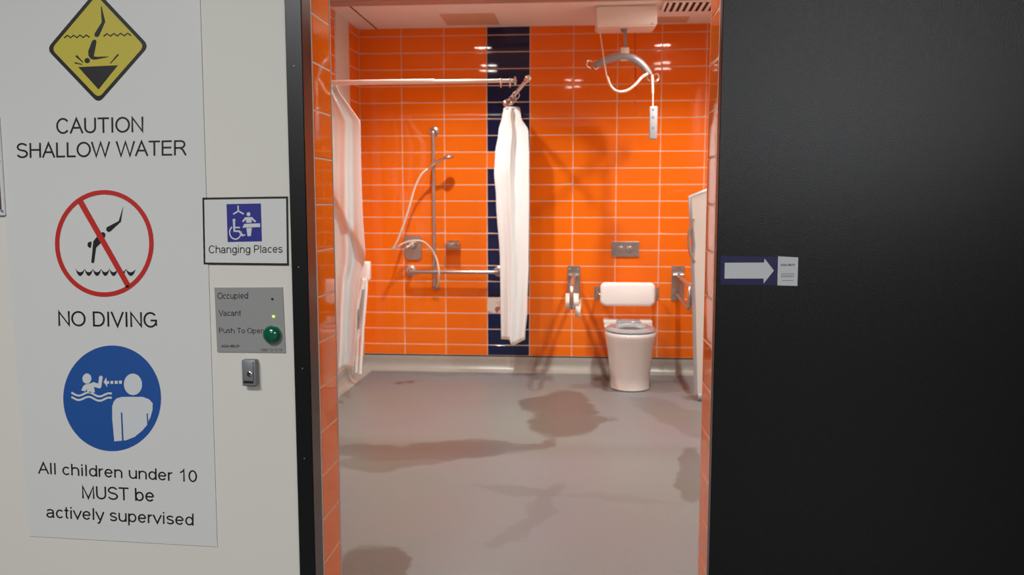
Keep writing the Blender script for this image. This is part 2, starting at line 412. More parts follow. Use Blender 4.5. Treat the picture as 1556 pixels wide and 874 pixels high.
for c in range(9):
    x0 = X0+c*P; x1 = min(x0+P, XW)
    for ri, (z0, z1) in enumerate(rows):
        m = ORANGE
        if c == 3 and ri-1 not in (7, 16): m = NAVY
        t = tile(wb, (x0+x1)/2, D+.004, (z0+z1)/2, x1-x0, z1-z0, m, tilt=.0105)
        if c == 3 and ri-1 == 16: odd = t
# white patterned transfer on the left end of one odd tile
tr = bmesh.new(); z0, z1 = rows[17]; x0 = X0+3*P
box(tr, (x0+.004, D-.0015, z0+.004), (x0+.11, D-.0002, z1-.004))
pat = mat('speckled_white_transfer', (.8, .76, .72), .3)
n_ = pat.node_tree; vz = n_.nodes.new('ShaderNodeTexVoronoi'); vz.inputs['Scale'].default_value = 26
rp = n_.nodes.new('ShaderNodeValToRGB'); e = rp.color_ramp.elements
e[0].color = (.35, .07, .04, 1); e[0].position = .12; e[1].color = (.62, .55, .5, 1); e[1].position = .25
tcc = n_.nodes.new('ShaderNodeTexCoord'); n_.links.new(tcc.outputs['Object'], vz.inputs['Vector'])
n_.links.new(vz.outputs['Color'], rp.inputs[0]); n_.links.new(rp.outputs[0], n_.nodes['Principled BSDF'].inputs['Base Color'])
tt = obj('patterned_tile', tr, pat, wb); prop(tt, 'small white patterned tile piece low in the navy column')

LW = [(6.578, D), (5.87, 6.22), (5.52, 5.87)]
while LW[-1][0] > F1+.01: LW.append((max(LW[-1][0]-P, F1), LW[-1][0]))
for y0, y1 in LW:
    for z0, z1 in rows:
        tile(wl, X0-.004, (y0+y1)/2, (z0+z1)/2, y1-y0, z1-z0, ORANGE, PI/2)
RW = [(D-P, D)]
while RW[-1][0] > F1+.01: RW.append((max(RW[-1][0]-P, F1), RW[-1][0]))
for y0, y1 in RW:
    for z0, z1 in rows:
        tile(wr, XW-.0001+.004, (y0+y1)/2, (z0+z1)/2, y1-y0, z1-z0, ORANGE, -PI/2)
prop(obj('wall_trim', B((X0-.006, 6.225, .12), (X0+.008, 6.573, CEIL), .002), BOARD, wl), 'tall white panel in the left tiled wall')
for par, x, s in ((rev, XL-.004, 1), (revr, XR+.004, -1)):
    zt = 1.9337+2*Q
    for r in range(18):
        z1 = zt-r*Q; z0 = max(z1-Q, 0)
        y0 = F0+.016 if s > 0 else F0+.004
        if z1 > .01: tile(par, x, (y0+F1-.006)/2, (z0+z1)/2, F1-.006-y0, z1-z0, ORANGE, PI/2 if s > 0 else -PI/2+.022)
EDGE = mat('pale_edge_strip', (.74, .70, .69), .4)
struct('trim_1', B((XL-.008, F0+.002, 0), (XL+.0005, F0+.015, 2.3), .001), EDGE)
struct('trim_2', B((XL-.008, F1-.006, 0), (XL+.0005, F1+.002, 2.3), .001), EDGE)
struct('trim_3', B((XR-.0005, F1-.006, 0), (XR+.008, F1+.002, 2.3), .001), EDGE)
struct('trim_4', B((XR-.001, F0-.022, 0), (XR+.012, F0+.004, 2.3), .001), BRONZE)
# black post beside the doorway
post = struct('door_frame_post', B((-.797, 2.262, 0), (XL, F0, 2.35), .0015), BLACKM)
struct('reveal_strip', B((XL-.002, 2.266, 0), (XL+.0006, F0+.002, 2.3)), BRONZE, post)
for u, v in ((446.5, 100), (453.5, 406), (459.5, 560), (462.5, 697)):
    p = at(u, v, 2.262); obj('screw', L((p.x, 2.2625, p.z), (0, -1, 0), [(.0022, 0), (.002, .0006), (.0004, .0007)], 12), GREYB, post)
# sliding door
dr = struct('door_1', B((.362, 2.262, .01), (2.02, 2.304, 2.32), .0015), BLACK)
prop(dr, 'black sliding door leaf pushed open to the right')

# cove skirting
def cove(name, along, par=None):
    bm = bmesh.new(); prof = [(0.0, .116), (.004, .119), (.006, .112)]
    for k in range(9):
        a = k/8*PI/2; prof.append((.010+.062*(1-math.cos(a)), .085-.081*math.sin(a)))
    prof.append((.082, .0035)); prof.append((.088, .0005)); prof.append((0, .0005))
    vs = []
    if along == 'back':
        a, c = X0, XW
        vs = [[bm.verts.new((a+d, D-d, z)) for d, z in prof], [bm.verts.new((c, D-d, z)) for d, z in prof]]
    else:
        vs = [[bm.verts.new((X0+d*.8, F1, z)) for d, z in prof], [bm.verts.new((X0+d, D-d, z)) for d, z in prof]]
    n = len(prof)
    for k in range(n): bm.faces.new((vs[0][k], vs[0][(k+1) % n], vs[1][(k+1) % n], vs[1][k]))
    bm.faces.new(vs[0]); bm.faces.new(vs[1])
    return prop(obj(name, bm, COVE, par, smooth=35), kind='structure')
cb = cove('baseboard_back', 'back'); cove('baseboard_left', 'left')
struct('recess', B((X0, D-.001, .114), (XW, D+.006, .1285)), DARK, cb)  # dark strip standing in for the shadow under the tile overhang

# ceiling details
ct = struct('trim_5', B((-1.80, 5.92, CEIL-.012), (XW, 6.055, CEIL+.01), .002), mat('satin_ceiling_track', (.72, .62, .58), .5, metal=.2))
a, c = atz(535, 12, CEIL), atz(572, 42, CEIL)
struct('trim_6', B((a.x-.006, 6.06, CEIL-.003), (a.x+.006, D+.004, CEIL+.002)), mat('ceiling_joint', (.45, .26, .2), .8))
def framed_rectangle(u0, u1, v0, v1, label):  # brownish rectangle with a thin frame, flat on the ceiling
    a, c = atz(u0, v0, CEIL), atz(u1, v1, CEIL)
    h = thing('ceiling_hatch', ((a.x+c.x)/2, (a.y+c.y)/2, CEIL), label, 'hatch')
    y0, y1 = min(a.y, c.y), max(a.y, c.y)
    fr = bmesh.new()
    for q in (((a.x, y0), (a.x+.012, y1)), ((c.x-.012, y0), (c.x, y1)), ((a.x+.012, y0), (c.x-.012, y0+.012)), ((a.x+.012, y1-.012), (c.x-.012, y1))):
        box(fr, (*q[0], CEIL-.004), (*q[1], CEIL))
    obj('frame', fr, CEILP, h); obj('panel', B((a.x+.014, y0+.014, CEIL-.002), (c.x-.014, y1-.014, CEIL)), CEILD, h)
framed_rectangle(664, 762, 20, 37.5, 'brownish access hatch in the ceiling left of the white hoist box')
framed_rectangle(997, 1045, 24, 35, 'brownish access hatch in the ceiling right of the white hoist box')
# air grille
g = thing('ceiling_vent', (1.0, 5.98, CEIL), 'slotted air grille in the ceiling at the right of the hoist box', 'vent')
a = atz(1008, 13, CEIL); g0 = a.x; gy = a.y
g.location = (g0+.2, gy-.12, CEIL-.013)
ZV = CEIL-.014
obj('frame', B((g0-.02, gy-.30, ZV-.008), (g0+.42, gy+.02, ZV+.0138), .002), CEILP, g)
obj('backing', B((g0, gy-.28, ZV-.0095), (g0+.40, gy, ZV-.0075)), DARK, g)
for k in range(9):
    x = g0+.026+k*.046
    bm = B((x-.011, gy-.28, ZV-.014), (x+.011, gy, ZV-.009), .001); obj('slat', bm, CEILP, g)

# downlights (fittings)
for i, (x, y, p) in enumerate(DOWN):
    lab = ['recessed ceiling downlight over the shower end of the rear wall', 'recessed ceiling downlight over the shower curtain rods', 'recessed ceiling downlight above the toilet',
           'recessed ceiling downlight in front of the toilet area', 'recessed ceiling downlight just inside the doorway'][i]
    d = thing('downlight', (x, y, CEIL), lab, 'ceiling light', 'ceiling downlights')
    bm = L((x, y, CEIL), (0, 0, -1), [(.078, 0), (.078, .006), (.070, .010), (.066, .004), (.064, 0)], 28)
    obj('bezel', bm, PLAST, d, smooth=40)
    obj('lens', L((x, y, CEIL), (0, 0, -1), [(.064, .001), (.064, .005), (.058, .0055)], 28), mat('lit_downlight_lens', (1, 1, 1), .4, emit=((1, .95, .86), 70)), d)

# ------------------------------------------------------------------ signs on the corridor wall
YS = YW-.003
def quad_board(name, pts, Y, th, m, label, cat, parent=None):
    bm = bmesh.new(); fr = [bm.verts.new(at(u, v, Y)) for u, v in pts]; bk = [bm.verts.new(v.co+Vector((0, th, 0))) for v in fr]
    bm.faces.new(fr); bm.faces.new(bk)
    n = len(pts)
    for k in range(n): bm.faces.new((fr[k], fr[(k+1) % n], bk[(k+1) % n], bk[k]))
    o = obj(name, bm, m, parent)
    if not parent: prop(o, label, cat)
    return o
s1 = quad_board('safety_sign', [(301, -90), (330, 831), (45, 815), (7, 326), (-16, -90)], YS, .0028, SHEET,
                'tall grey-white safety sign sheet with yellow diamond, red ring and blue disc', 'sign')
y1, y2, y3, y4 = YS-.0003, YS-.0006, YS-.0009, YS-.0012
dia = [(146.5, -15), (226.5, 69.8), (149.8, 157.3), (70.8, 74.6)]
flat('diamond_border', [roundpoly(dia, 11)], y1, INK, s1)
cx, cy = 148.6, 71.8
flat('diamond_panel', [roundpoly([(cx+(x-cx)*.905, cy+(y-cy)*.905) for x, y in dia], 9)], y2, YEL, s1)
zd = lambda p: zp(p, 70, 0, 7.28)
sym = [zd([(613, 65), (655, 240), (588, 395), (570, 410), (545, 408), (534, 390), (540, 365), (615, 245), (605, 75)]),
       zd([(528, 437), (550, 442), (557, 462), (548, 520), (527, 622), (560, 628), (690, 625), (690, 632), (570, 655), (525, 662), (492, 650), (468, 615), (466, 565), (508, 455)]),
       [(x, y) for x, y in ell(70+455/7.28, 670/7.28, 4.2, 4)],
       zd([(330, 612), (345, 612), (420, 695), (400, 690), (327, 628)]), zd([(318, 686), (400, 708), (405, 718), (315, 703)]),
       zd([(790, 597), (803, 603), (798, 618), (712, 705), (706, 700)]), zd([(355, 742), (795, 722), (580, 990)])]
flat('diver_symbol', sym, y3, INK, s1)
def zig(x0, x1, y, n, tw, amp, dy):
    pts = []
    for k in range(2*n+1):
        t = k/(2*n); pts.append((x0+(x1-x0)*t, y+dy*t+(amp if k % 2 == 0 else -amp)))
    return pts
flat('wave_symbol', [stroke(zd(zig(200, 480, 405, 4, 0, 14, -5)), 2.2), stroke(zd(zig(635, 940, 388, 4, 0, 14, -8)), 2.2)], y3, INK, s1)
words('CAUTION', (85.5, 203.3), (218, 200.8), (85, 180), y1, INK, s1)
words('SHALLOW WATER', (25.5, 240.4), (284, 236), (25, 217.7), y1, INK, s1)
# no diving
def annulus(cx, cy, rx, ry, w_, n=72):
    o = []; 
    a = ell(cx, cy, rx, ry, n); b_ = ell(cx, cy, rx-w_*.98, ry-w_, n)
    return [[a[k], a[(k+1) % n], b_[(k+1) % n], b_[k]] for k in range(n)]
zn = lambda p: zp(p, 80, 285, 5.14)
flat('diver_symbol', [zn([(552, 145), (533, 268), (455, 340), (435, 350), (418, 335), (420, 312), (437, 303), (515, 262)]),
      zn([(398, 348), (412, 362), (410, 385), (370, 440), (340, 470), (325, 580), (318, 592), (303, 588), (302, 578), (315, 440), (318, 418), (345, 385), (380, 352)]),
      zn([(298, 422), (305, 425), (299, 470), (288, 472), (275, 462), (271, 445), (278, 428)])], y2, INK, s1)
wv = []
xs = [180, 250, 314, 379, 443, 508, 572, 648]
top = []; bot = []
for a_, c_ in zip(xs, xs[1:]):
    for k in range(6):
        t = k/6; top.append((a_+(c_-a_)*t, 636+26*math.sin(PI*t)**.8)); bot.append((a_+(c_-a_)*t, 640+52*math.sin(PI*t)**.7))
top.append((648, 638)); bot.append((648, 642))
flat('wave_symbol', [zn([top[i], top[i+1], bot[i+1], bot[i]]) for i in range(len(top)-1)], y2, INK, s1)
flat('ring', annulus(158.4, 370, 75, 81.2, 6.9), y3, RED, s1)
flat('bar', [zn([(195, 118), (232, 92), (612, 765), (578, 790)])], y3, RED, s1)
words('NO DIVING', (88.8, 495.3), (238.8, 497.8), (88, 472.6), y1, INK, s1)
# supervise
flat('blue_disc', [ell(170.4, 605.5, 74.4, 80.4, 72)], y1, BLUE, s1)
zb = lambda p: zp(p, 90, 520, 5.14)
def wave(y): return [(95+k*315/24, y+14*math.sin(-.6+k/24*PI*3.9)+k*.5) for k in range(25)]
flat('swimmer_symbol', [zb(ell(216, 285, 35, 40, 28, .1)), zb([(205, 330), (245, 322), (268, 312), (305, 325), (312, 270), (325, 260), (340, 272), (328, 352), (318, 362), (272, 350), (278, 392), (240, 398), (222, 392), (213, 368), (205, 385), (172, 378), (185, 345)]),
      stroke(zb(wave(402)), 2.9), stroke(zb(wave(436)), 2.9),
      zb([(346, 312), (368, 275), (372, 305), (390, 305), (390, 326), (372, 326), (378, 355)]), zb([(400, 303), (422, 303), (422, 327), (400, 327)]),
      zb([(433, 302), (457, 302), (457, 326), (433, 326)]), zb([(467, 300), (489, 300), (489, 325), (467, 325)])], y2, WPR, s1)
flat('adult_symbol', [zb(ell(576, 330, 71, 84, 40, -.05)),
      zb([(492, 428), (650, 428), (700, 445), (730, 478), (728, 530), (715, 580), (698, 615), (692, 640), (650, 690), (590, 740), (520, 768), (430, 775), (414, 600), (414, 500), (425, 465), (450, 438)])], y2, WPR, s1)
flat('arm_line', [zb([(481, 550), (492, 550), (503, 770), (490, 772)])], y3, BLUE, s1); flat('arm_line', [zb([(682, 558), (691, 556), (696, 618), (692, 640), (687, 645)])], y3, BLUE, s1)
words('All children under 10', (57.7, 719.8), (299.6, 733), (57, 702.3), y1, INK, s1)
words('MUST be', (125, 757.5), (234.4, 762.8), (124.2, 738), y1, INK, s1)
words('actively supervised', (70.5, 786.6), (294.3, 799), (70, 768.6), y1, INK, s1)

# changing places sign
s2 = quad_board('room_sign', [(307.5, 300.5), (437, 298.5), (438.5, 403.5), (309.5, 402)], YS, .0028, INK,
                'small grey changing places sign with black edge and blue wheelchair pictogram', 'sign')
quad_board('sign_face', [(310.3, 303.6), (434.6, 301.8), (436, 400.2), (312, 399)], y1, .0004, SHEET, '', '', s2)
zc = lambda p: zp(p, 335, 300, 9.2)
flat('pictogram_panel', [zc([(84, 95), (565, 85), (580, 615), (100, 625)])], y2, VIO, s2)
whl = annulus(335+208/9.2, 300+490/9.2, 9.6, 11.2, 2.0, 40)
whl = whl[:22]+whl[27:] if False else [q for q in whl if not (q[0][0] > 335+150/9.2 and q[0][1] < 300+470/9.2)]
flat('wheelchair_symbol', whl+[zc(ell(190, 320, 21, 22, 20)), zc([(172, 330), (205, 330), (205, 410), (272, 412), (272, 432), (205, 432), (205, 460), (268, 462), (318, 520), (345, 515), (350, 530), (300, 548), (255, 485), (182, 482)])], y3, WPR, s2)
flat('hoist_symbol', [stroke(zc([(246, 115), (248, 190)]), 2.2), stroke(zc([(252, 190), (178, 235)]), 2.2), stroke(zc([(248, 190), (325, 233)]), 2.2)], y3, WPR, s2)
flat('bench_symbol', [zc(ell(392, 235, 26, 28, 24)), zc([(345, 278), (440, 275), (498, 335), (482, 350), (432, 308), (436, 352), (358, 355), (360, 308), (318, 348), (300, 335)]),
      zc([(335, 370), (553, 362), (556, 415), (305, 425)]), zc([(362, 430), (438, 427), (425, 540), (378, 543)])], y3, WPR, s2)
words('Changing Places', (317.2, 385), (429.4, 384.1), (317.2, 373.2), y2, INK, s2)

# door control panel
s3 = quad_board('door_control_panel', [(325.8, 437.3), (429, 436.8), (433.6, 536), (330, 535)], YS-.001, .0038, PANEL,
                'grey door control plate with a green push button on the white wall', 'control panel')
y1, y2 = YS-.0013, YS-.0016
for s, bl, br, tl, bo in [('Occupied', (330.4, 454.5), (377, 453.8), (330.4, 445), 0), ('Vacant', (332.4, 480.4), (366.5, 480.1), (332.2, 471.7), 0), ('Push To Open', (333, 506.2), (402, 506.6), (332.6, 498.3), 0),
                      ('ASSA ABLOY', (336, 528), (364.5, 528), (336, 524.3), .03), ('1300 13 13 10', (395.5, 534.2), (429, 534), (395.5, 530), 0)]:
    words(s, bl, br, tl, y1, INK, s3, bold=bo)
p = at(414.7, 508, YS-.001)
obj('push_button', L((p.x, YS-.001, p.z), (0, -1, 0), [(.0255, 0), (.026, .006), (.0245, .012), (.019, .018), (.011, .0215), (.001, .0228)], 32), GREEN, s3, smooth=60)
for u, v, m, nm in ((414, 454.5, LEDO, 'unlit indicator lamp'), (415.7, 481, LED, 'lit yellow-green indicator lamp')):
    p = at(u, v, YS-.001); prop(obj('indicator_lamp', L((p.x, YS-.001, p.z), (0, -1, 0), [(.0034, 0), (.003, .002), (.0008, .003)], 14), m, s3, smooth=60), nm)
# key switch
a, c = at(369, 546, YS-.01), at(391.5, 586, YS-.01)
k = thing('key_switch', ((a.x+c.x)/2, YW, c.z), 'small grey key switch box below the control plate', 'switch')
obj('body', B((a.x, YW-.024, c.z), (c.x, YW, a.z), .004, 3), GREYB, k, smooth=40)
obj('cover', B((a.x+.004, YW-.028, c.z+.016), (c.x-.006, YW-.022, a.z-.004), .002, 2), GREYB, k, smooth=40)
p = at(379.5, 568.5, YW-.028)
ky = obj('lock_barrel', L((p.x, YW-.027, p.z), (0, -1, 0), [(.008, 0), (.008, .003), (.006, .0045)], 20), CHROME, k, smooth=40)
obj('key_slot', B((p.x-.0008, YW-.0325, p.z-.004), (p.x+.0008, YW-.0312, p.z+.004)), INK, k)
obj('label_strip', B((a.x+.005, YW-.0272, c.z+.010), (c.x-.008, YW-.0235, c.z+.014)), INK, k)

# framed notice whose corner shows at the far left
a = at(7, 328, YS-.008); c = at(4, 236, YS-.008)
f = thing('framed_notice', (a.x-.11, YW, a.z), 'small clear-framed notice cut off at the left edge of the photo', 'notice')
xr = a.x; zt = a.z+.28
obj('backing', B((xr-.24, YS-.006, a.z), (xr, YW, zt), .002), mat('clear_acrylic_backing', (.78, .78, .78), .15), f)
obj('print', B((xr-.23, YS-.0075, a.z+.018), (xr-.009, YS-.0055, a.z+.12)), FADED, f)
obj('print', B((xr-.23, YS-.0075, a.z+.125), (xr-.009, YS-.0055, a.z+.27)), WPR, f)
for zz in (a.z+.014, zt-.014, a.z+.155): obj('stud', L((xr-.007, YS-.006, zz), (0, -1, 0), [(.004, 0), (.004, .003), (.002, .005)], 14), CHROME, f, smooth=50)

# stickers on the sliding door
YD = 2.262-.0004
st = quad_board('arrow_sticker', [(1095.2, 389), (1182, 390.5), (1181, 433.5), (1094.5, 432.5)], YD-.0004, .0004, NAVS,
                'dark blue sticker with white arrow on the edge of the black door', 'sticker')
za = lambda p: zp(p, 1060, 360, 8.644)
flat('arrow', [za([(357, 340), (872, 338), (880, 285), (1003, 443), (868, 612), (866, 548), (354, 548)])], YD-.0007, WPR, st)
st2 = quad_board('door_label', [(1182.3, 389.6), (1213, 391.2), (1211.7, 434.6), (1181.3, 433.8)], YD-.0006, .0006, WPR,
                 'small white service label beside the arrow sticker on the black door', 'label')
words('ASSA ABLOY', (1186, 404.2), (1208.3, 403.9), (1186, 401.4), YD-.0009, INK, st2, bold=.03)
GI = mat('grey_print', (.48, .5, .5), .5)
bars = []
for v, u0, u1 in ((415.5, 1187, 1207.5), (418.2, 1186.6, 1207), (420.2, 1187, 1206), (425.8, 1188, 1205.5)):
    u = u0
    while u < u1:
        wq = random.uniform(1.2, 3); bars.append([(u, v), (min(u+wq, u1), v), (min(u+wq, u1), v+1.1), (u, v+1.1)]); u += wq+.6
flat('fine_print', bars, YD-.0009, GI, st2)

# ------------------------------------------------------------------ shower end
ZR = 2.190
def rod_with(name, pts, r, m, loc, label, cat='curtain rod'):
    t = thing(name, loc, label, cat); obj('rod', T(pts, r, 16), m, t, smooth=40); return t
YR = 5.6
e = at(784, 122.5, YR); ZR = e.z
t1 = thing('curtain_rod', (X0, YR, ZR), 'long white curtain rod running out from the left wall', 'curtain rod')
mid = at(660, 125, YR).x
obj('rod', T([(X0, YR, ZR), (mid, YR, ZR)], .0165, 16), ALU, t1, smooth=40)
obj('rod_extension', T([(mid, YR, ZR-.001), (e.x-.02, YR, ZR-.001)], .0125, 16), ALU, t1, smooth=40)
obj('end_cap', L((e.x-.022, YR, ZR), (1, 0, 0), [(.013, 0), (.013, .008), (.026, .012), (.026, .022), (.018, .026)], 20), CHROME, t1, smooth=40)
obj('wall_flange', L((X0, YR, ZR), (1, 0, 0), [(.035, 0), (.035, .008), (.02, .014)], 20), CHROME, t1, smooth=40)
def ring(name, cx, cy, cz, r, ax, m, par=None):
    pts = []
    for k in range(20):
        a_ = 2*PI*k/20
        pts.append((cx, cy+r*math.cos(a_), cz+r*math.sin(a_)) if ax == 'x' else (cx+r*math.cos(a_), cy, cz+r*math.sin(a_)))
    return obj(name, T(pts, .0035, 8, True), m, par, smooth=80)
for i, (u, lab) in enumerate(((761, 'loose curtain ring left of the pair near the free end of the long rod'), (775, 'loose curtain ring closest to the end cap of the long rod'))):
    q = at(u, 124, YR); o = ring('curtain_ring', q.x, YR, ZR-.014, .028, 'x', CHROME); prop(o, lab, 'curtain ring', 'loose rings on the long rod')
# arm from the rear wall
wa = at(771, 158, D); ne = at(802, 121, 5.5)
AW = Vector((wa.x, D, ZR)); AN = Vector((ne.x, 5.52, ZR))
t2 = thing('curtain_rod', (wa.x, D, ZR), 'short steel curtain rod standing out from the navy tiles', 'curtain rod')
obj('rod', T([AW, AN], .0125, 16), STEEL, t2, smooth=40)
obj('wall_flange', L(AW, (AN-AW), [(.036, 0), (.036, .008), (.016, .016)], 20), CHROME, t2, smooth=40)
obj('end_ball', L(AN, (AN-AW), [(.012, -.004), (.019, .002), (.022, .012), (.018, .024), (.006, .031)], 20), CHROME, t2, smooth=60)
obj('elbow', L(AN-(AN-AW)*.055, (AN-AW), [(.014, 0), (.019, .004), (.019, .05), (.014, .055)], 20), STEEL, t2, smooth=60)

def curtain(name, outline, Y, folds, amp, label, nx=60, ny=70, ph=0, crease=None, bottom=None, extra=None):
    """outline: [(v, u_left, u_right)] from top to bottom"""
    bm = bmesh.new(); vv0, vv1 = outline[0][0], outline[-1][0]; grid = []
    for j in range(ny+1):
        v = vv0+(vv1-vv0)*j/ny
        for (a_, b_) in zip(outline, outline[1:]):
            if a_[0] <= v <= b_[0]+1e-6:
                t = (v-a_[0])/(b_[0]-a_[0]); t_ = t*t*(3-2*t) if extra != 'lin' else t
                ul = a_[1]+(b_[1]-a_[1])*t_; ur = a_[2]+(b_[2]-a_[2])*t_
                break
        row = []
        for i in range(nx+1):
            s = i/nx; d = amp*(.35+.65*j/ny)*(math.sin(s*folds*2*PI+ph+1.1*math.sin(j/ny*2.2)) + .35*math.sin(s*folds*3.7*PI+2+j/ny*3))
            if crease: d += crease(s, j/ny)
            vb = v+(bottom(s)*(j/ny)**10 if bottom else 0)
            row.append(bm.verts.new(at(ul+(ur-ul)*s, vb, Y+d)))
        grid.append(row)
    for j in range(ny):
        for i in range(nx): bm.faces.new((grid[j][i], grid[j][i+1], grid[j+1][i+1], grid[j+1][i]))
    bot = [v.co.copy() for v in grid[-1]]
    o = obj(name, bm, CLOTH, None, smooth=80)
    so = o.modifiers.new('thickness', 'SOLIDIFY'); so.thickness = .0025
    h = obj('hem', T([p_+Vector((0, 0, -.001)) for p_ in bot], .0045, 6), HEM, o, smooth=80)
    return prop(o, label, 'curtain')
c1 = curtain('shower_curtain', [(128, 478, 511), (140, 478, 515), (160, 478, 530), (184, 478, 547.5), (250, 478, 548.5), (330, 478, 551), (385, 478, 555), (400, 478, 554), (425, 478, 547), (470, 479, 543), (530, 480, 540), (550, 481, 538), (563, 482, 536)],
             5.66, 2.6, .035, 'white shower curtain bunched at the left end of the long rod, by the door reveal', bottom=lambda s: 3-7*s+2.5*math.sin(s*14),
             crease=lambda s, t: .07*min(1, max(0, ((t-.46)-(s-.55)*.35)/.05+.5)), extra='lin')
c2 = curtain('shower_curtain', [(164, 765.5, 790), (176, 763, 791.5), (200, 757.5, 803), (235, 752.5, 804), (262, 751, 804), (300, 754, 804), (400, 760, 803), (470, 761, 801), (519, 761.5, 797.5)],
             6.62, 1.7, .020, 'pinkish white shower curtain hanging narrow in front of the navy tile column', ph=.6, bottom=lambda s: (-5+2*s if s < .36 else -4.3+11*(s-.36)/.1 if s < .46 else 6.7-11*(s-.46)/.54)*.9,
             crease=lambda s, t: (-.04*(1-abs(s-.45)/.12) if abs(s-.45) < .12 else 0))
for i in range(5):
    q = AW+(AN-AW)*(.11+.028*i+ (.0 if i < 3 else .12*(i-2)))
    rg_ = ring('ring', q.x, q.y, q.z-.014, .026, 'y', CHROME, c2)
obj('gathered_header', T([at(778, 163, 6.62)+Vector((-.05, -.01, -.004)), at(778, 163, 6.62)+Vector((.05, .01, -.004))], .008, 8), CLOTH, c2, smooth=60)
q1 = at(778, 164, 6.62)
obj('hook', T([AW+(AN-AW)*.17+Vector((0, 0, -.03)), q1], .004, 6), CHROME, c2)

# folded shower seat against the left wall
Y0 = 6.25
t = thing('folding_shower_seat', (X0, Y0, .12), 'white tubular shower seat folded up on the left wall behind the curtain', 'shower seat')
def A3(u, v, Y=Y0): return at(u, v, Y)
obj('frame_tube', T([A3(557, 402), A3(556, 440), A3(551, 500), A3(547, 568)], .014, 12), PADM, t, smooth=40)
obj('frame_tube', T([A3(549, 425, Y0+.15), A3(547, 470, Y0+.15), A3(543, 520, Y0+.15), A3(541, 566, Y0+.15)], .014, 12), PADM, t, smooth=40)
obj('strut', T([A3(553, 425, Y0-.02), A3(543, 470, Y0-.02)], .016, 12), PADM, t, smooth=40)
obj('strut', T([A3(543, 470, Y0-.03), A3(545, 500, Y0-.03), A3(552, 440, Y0-.03)], .009, 12), SILV, t, smooth=40)
a = A3(559, 400, Y0); obj('seat_board', B((X0+.012, Y0+.03, a.z-.62), (X0+.05, Y0+.4, a.z-.02), .012, 3), PADM, t, smooth=40)
a = A3(561, 398, Y0); c = A3(545, 432, Y0); obj('hinge_cover', B((c.x, Y0-.012, c.z+.03), (a.x, Y0+.06, a.z), .01, 3), PADM, t, smooth=40)
for z in (a.z-.15, a.z-.5): obj('wall_bracket', B((X0, Y0+.06, z-.03), (X0+.02, Y0+.12, z+.03), .003), SILV, t)

def flange(name, c, r, par, ax=(0, -1, 0), m=None):
    return obj(name, L(c, ax, [(r, 0), (r, .006), (r*.85, .012), (r*.4, .014), (r*.4, .02)], 28), m or STEEL, par, smooth=40)
# vertical rail
YV = D-.052; top = at(657, 199, YV); bot = at(661.5, 436, YV)
t = thing('shower_rail', (top.x, D, bot.z), 'vertical stainless grab rail carrying the hand shower', 'grab rail')
xm = (top.x+bot.x)/2
obj('bar', T(arc([(xm, D-.01, top.z), (xm, YV, top.z), (xm, YV, bot.z), (xm, D-.01, bot.z)], 6, .035), .0155, 16), STEEL, t, smooth=50)
for z in (top.z, bot.z): flange('wall_flange', (xm, D, z), .041 if z == top.z else .03, t)
# horizontal rail
YH = D-.088; l = at(621, 413, YH); r_ = at(757, 412, YH); zz = at(690, 413.5, YH).z
t = thing('grab_rail', ((l.x+r_.x)/2, D, zz), 'horizontal stainless grab rail low on the orange shower wall', 'grab rail')
obj('bar', T(arc([(l.x, D-.01, zz), (l.x, YH, zz), (r_.x, YH, zz), (r_.x, D-.01, zz)], 6, .045), .016, 16), STEEL, t, smooth=50)
for x in (l.x, r_.x): flange('wall_flange', (x, D, zz), .045, t)
# mixer
mc = at(627, 377, D)
t = thing('shower_mixer', (mc.x, D, mc.z), 'chrome shower mixer plate with lever left of the vertical rail', 'shower mixer')
bm = bmesh.new(); o2 = [(-.075, .085), (-.05, .105), (.05, .105), (.078, .085), (.078, -.075), (.055, -.1), (-.035, -.1), (-.062, -.075)]
f1 = [bm.verts.new((mc.x+x, D-.001, mc.z+z)) for x, z in o2]; f2 = [bm.verts.new((mc.x+x*.96, D-.014, mc.z+z*.97)) for x, z in o2]
bm.faces.new(f1); bm.faces.new(f2)
for i in range(8): bm.faces.new((f1[i], f1[(i+1) % 8], f2[(i+1) % 8], f2[i]))
obj('cover_plate', bm, STEEL, t)
kx = at(627.5, 371, D-.06)
obj('valve_body', L((mc.x+.005, D-.012, mc.z+.03), (0, -1, 0), [(.04, 0), (.036, .02), (.026, .045), (.024, .06), (.012, .066)], 24), CHROME, t, smooth=45)
obj('lever', T([(mc.x+.005, D-.065, mc.z+.03), (mc.x-.02, D-.1, mc.z+.015), (mc.x-.075, D-.115, mc.z-.012)], [.012, .010, .007], 12), CHROME, t, smooth=50)
for sx in (-1, 1):
    obj('outlet', T([(mc.x+.005, D-.045, mc.z+.045), (mc.x+sx*.05, D-.055, mc.z+.05)], .012, 12), CHROME, t, smooth=50)
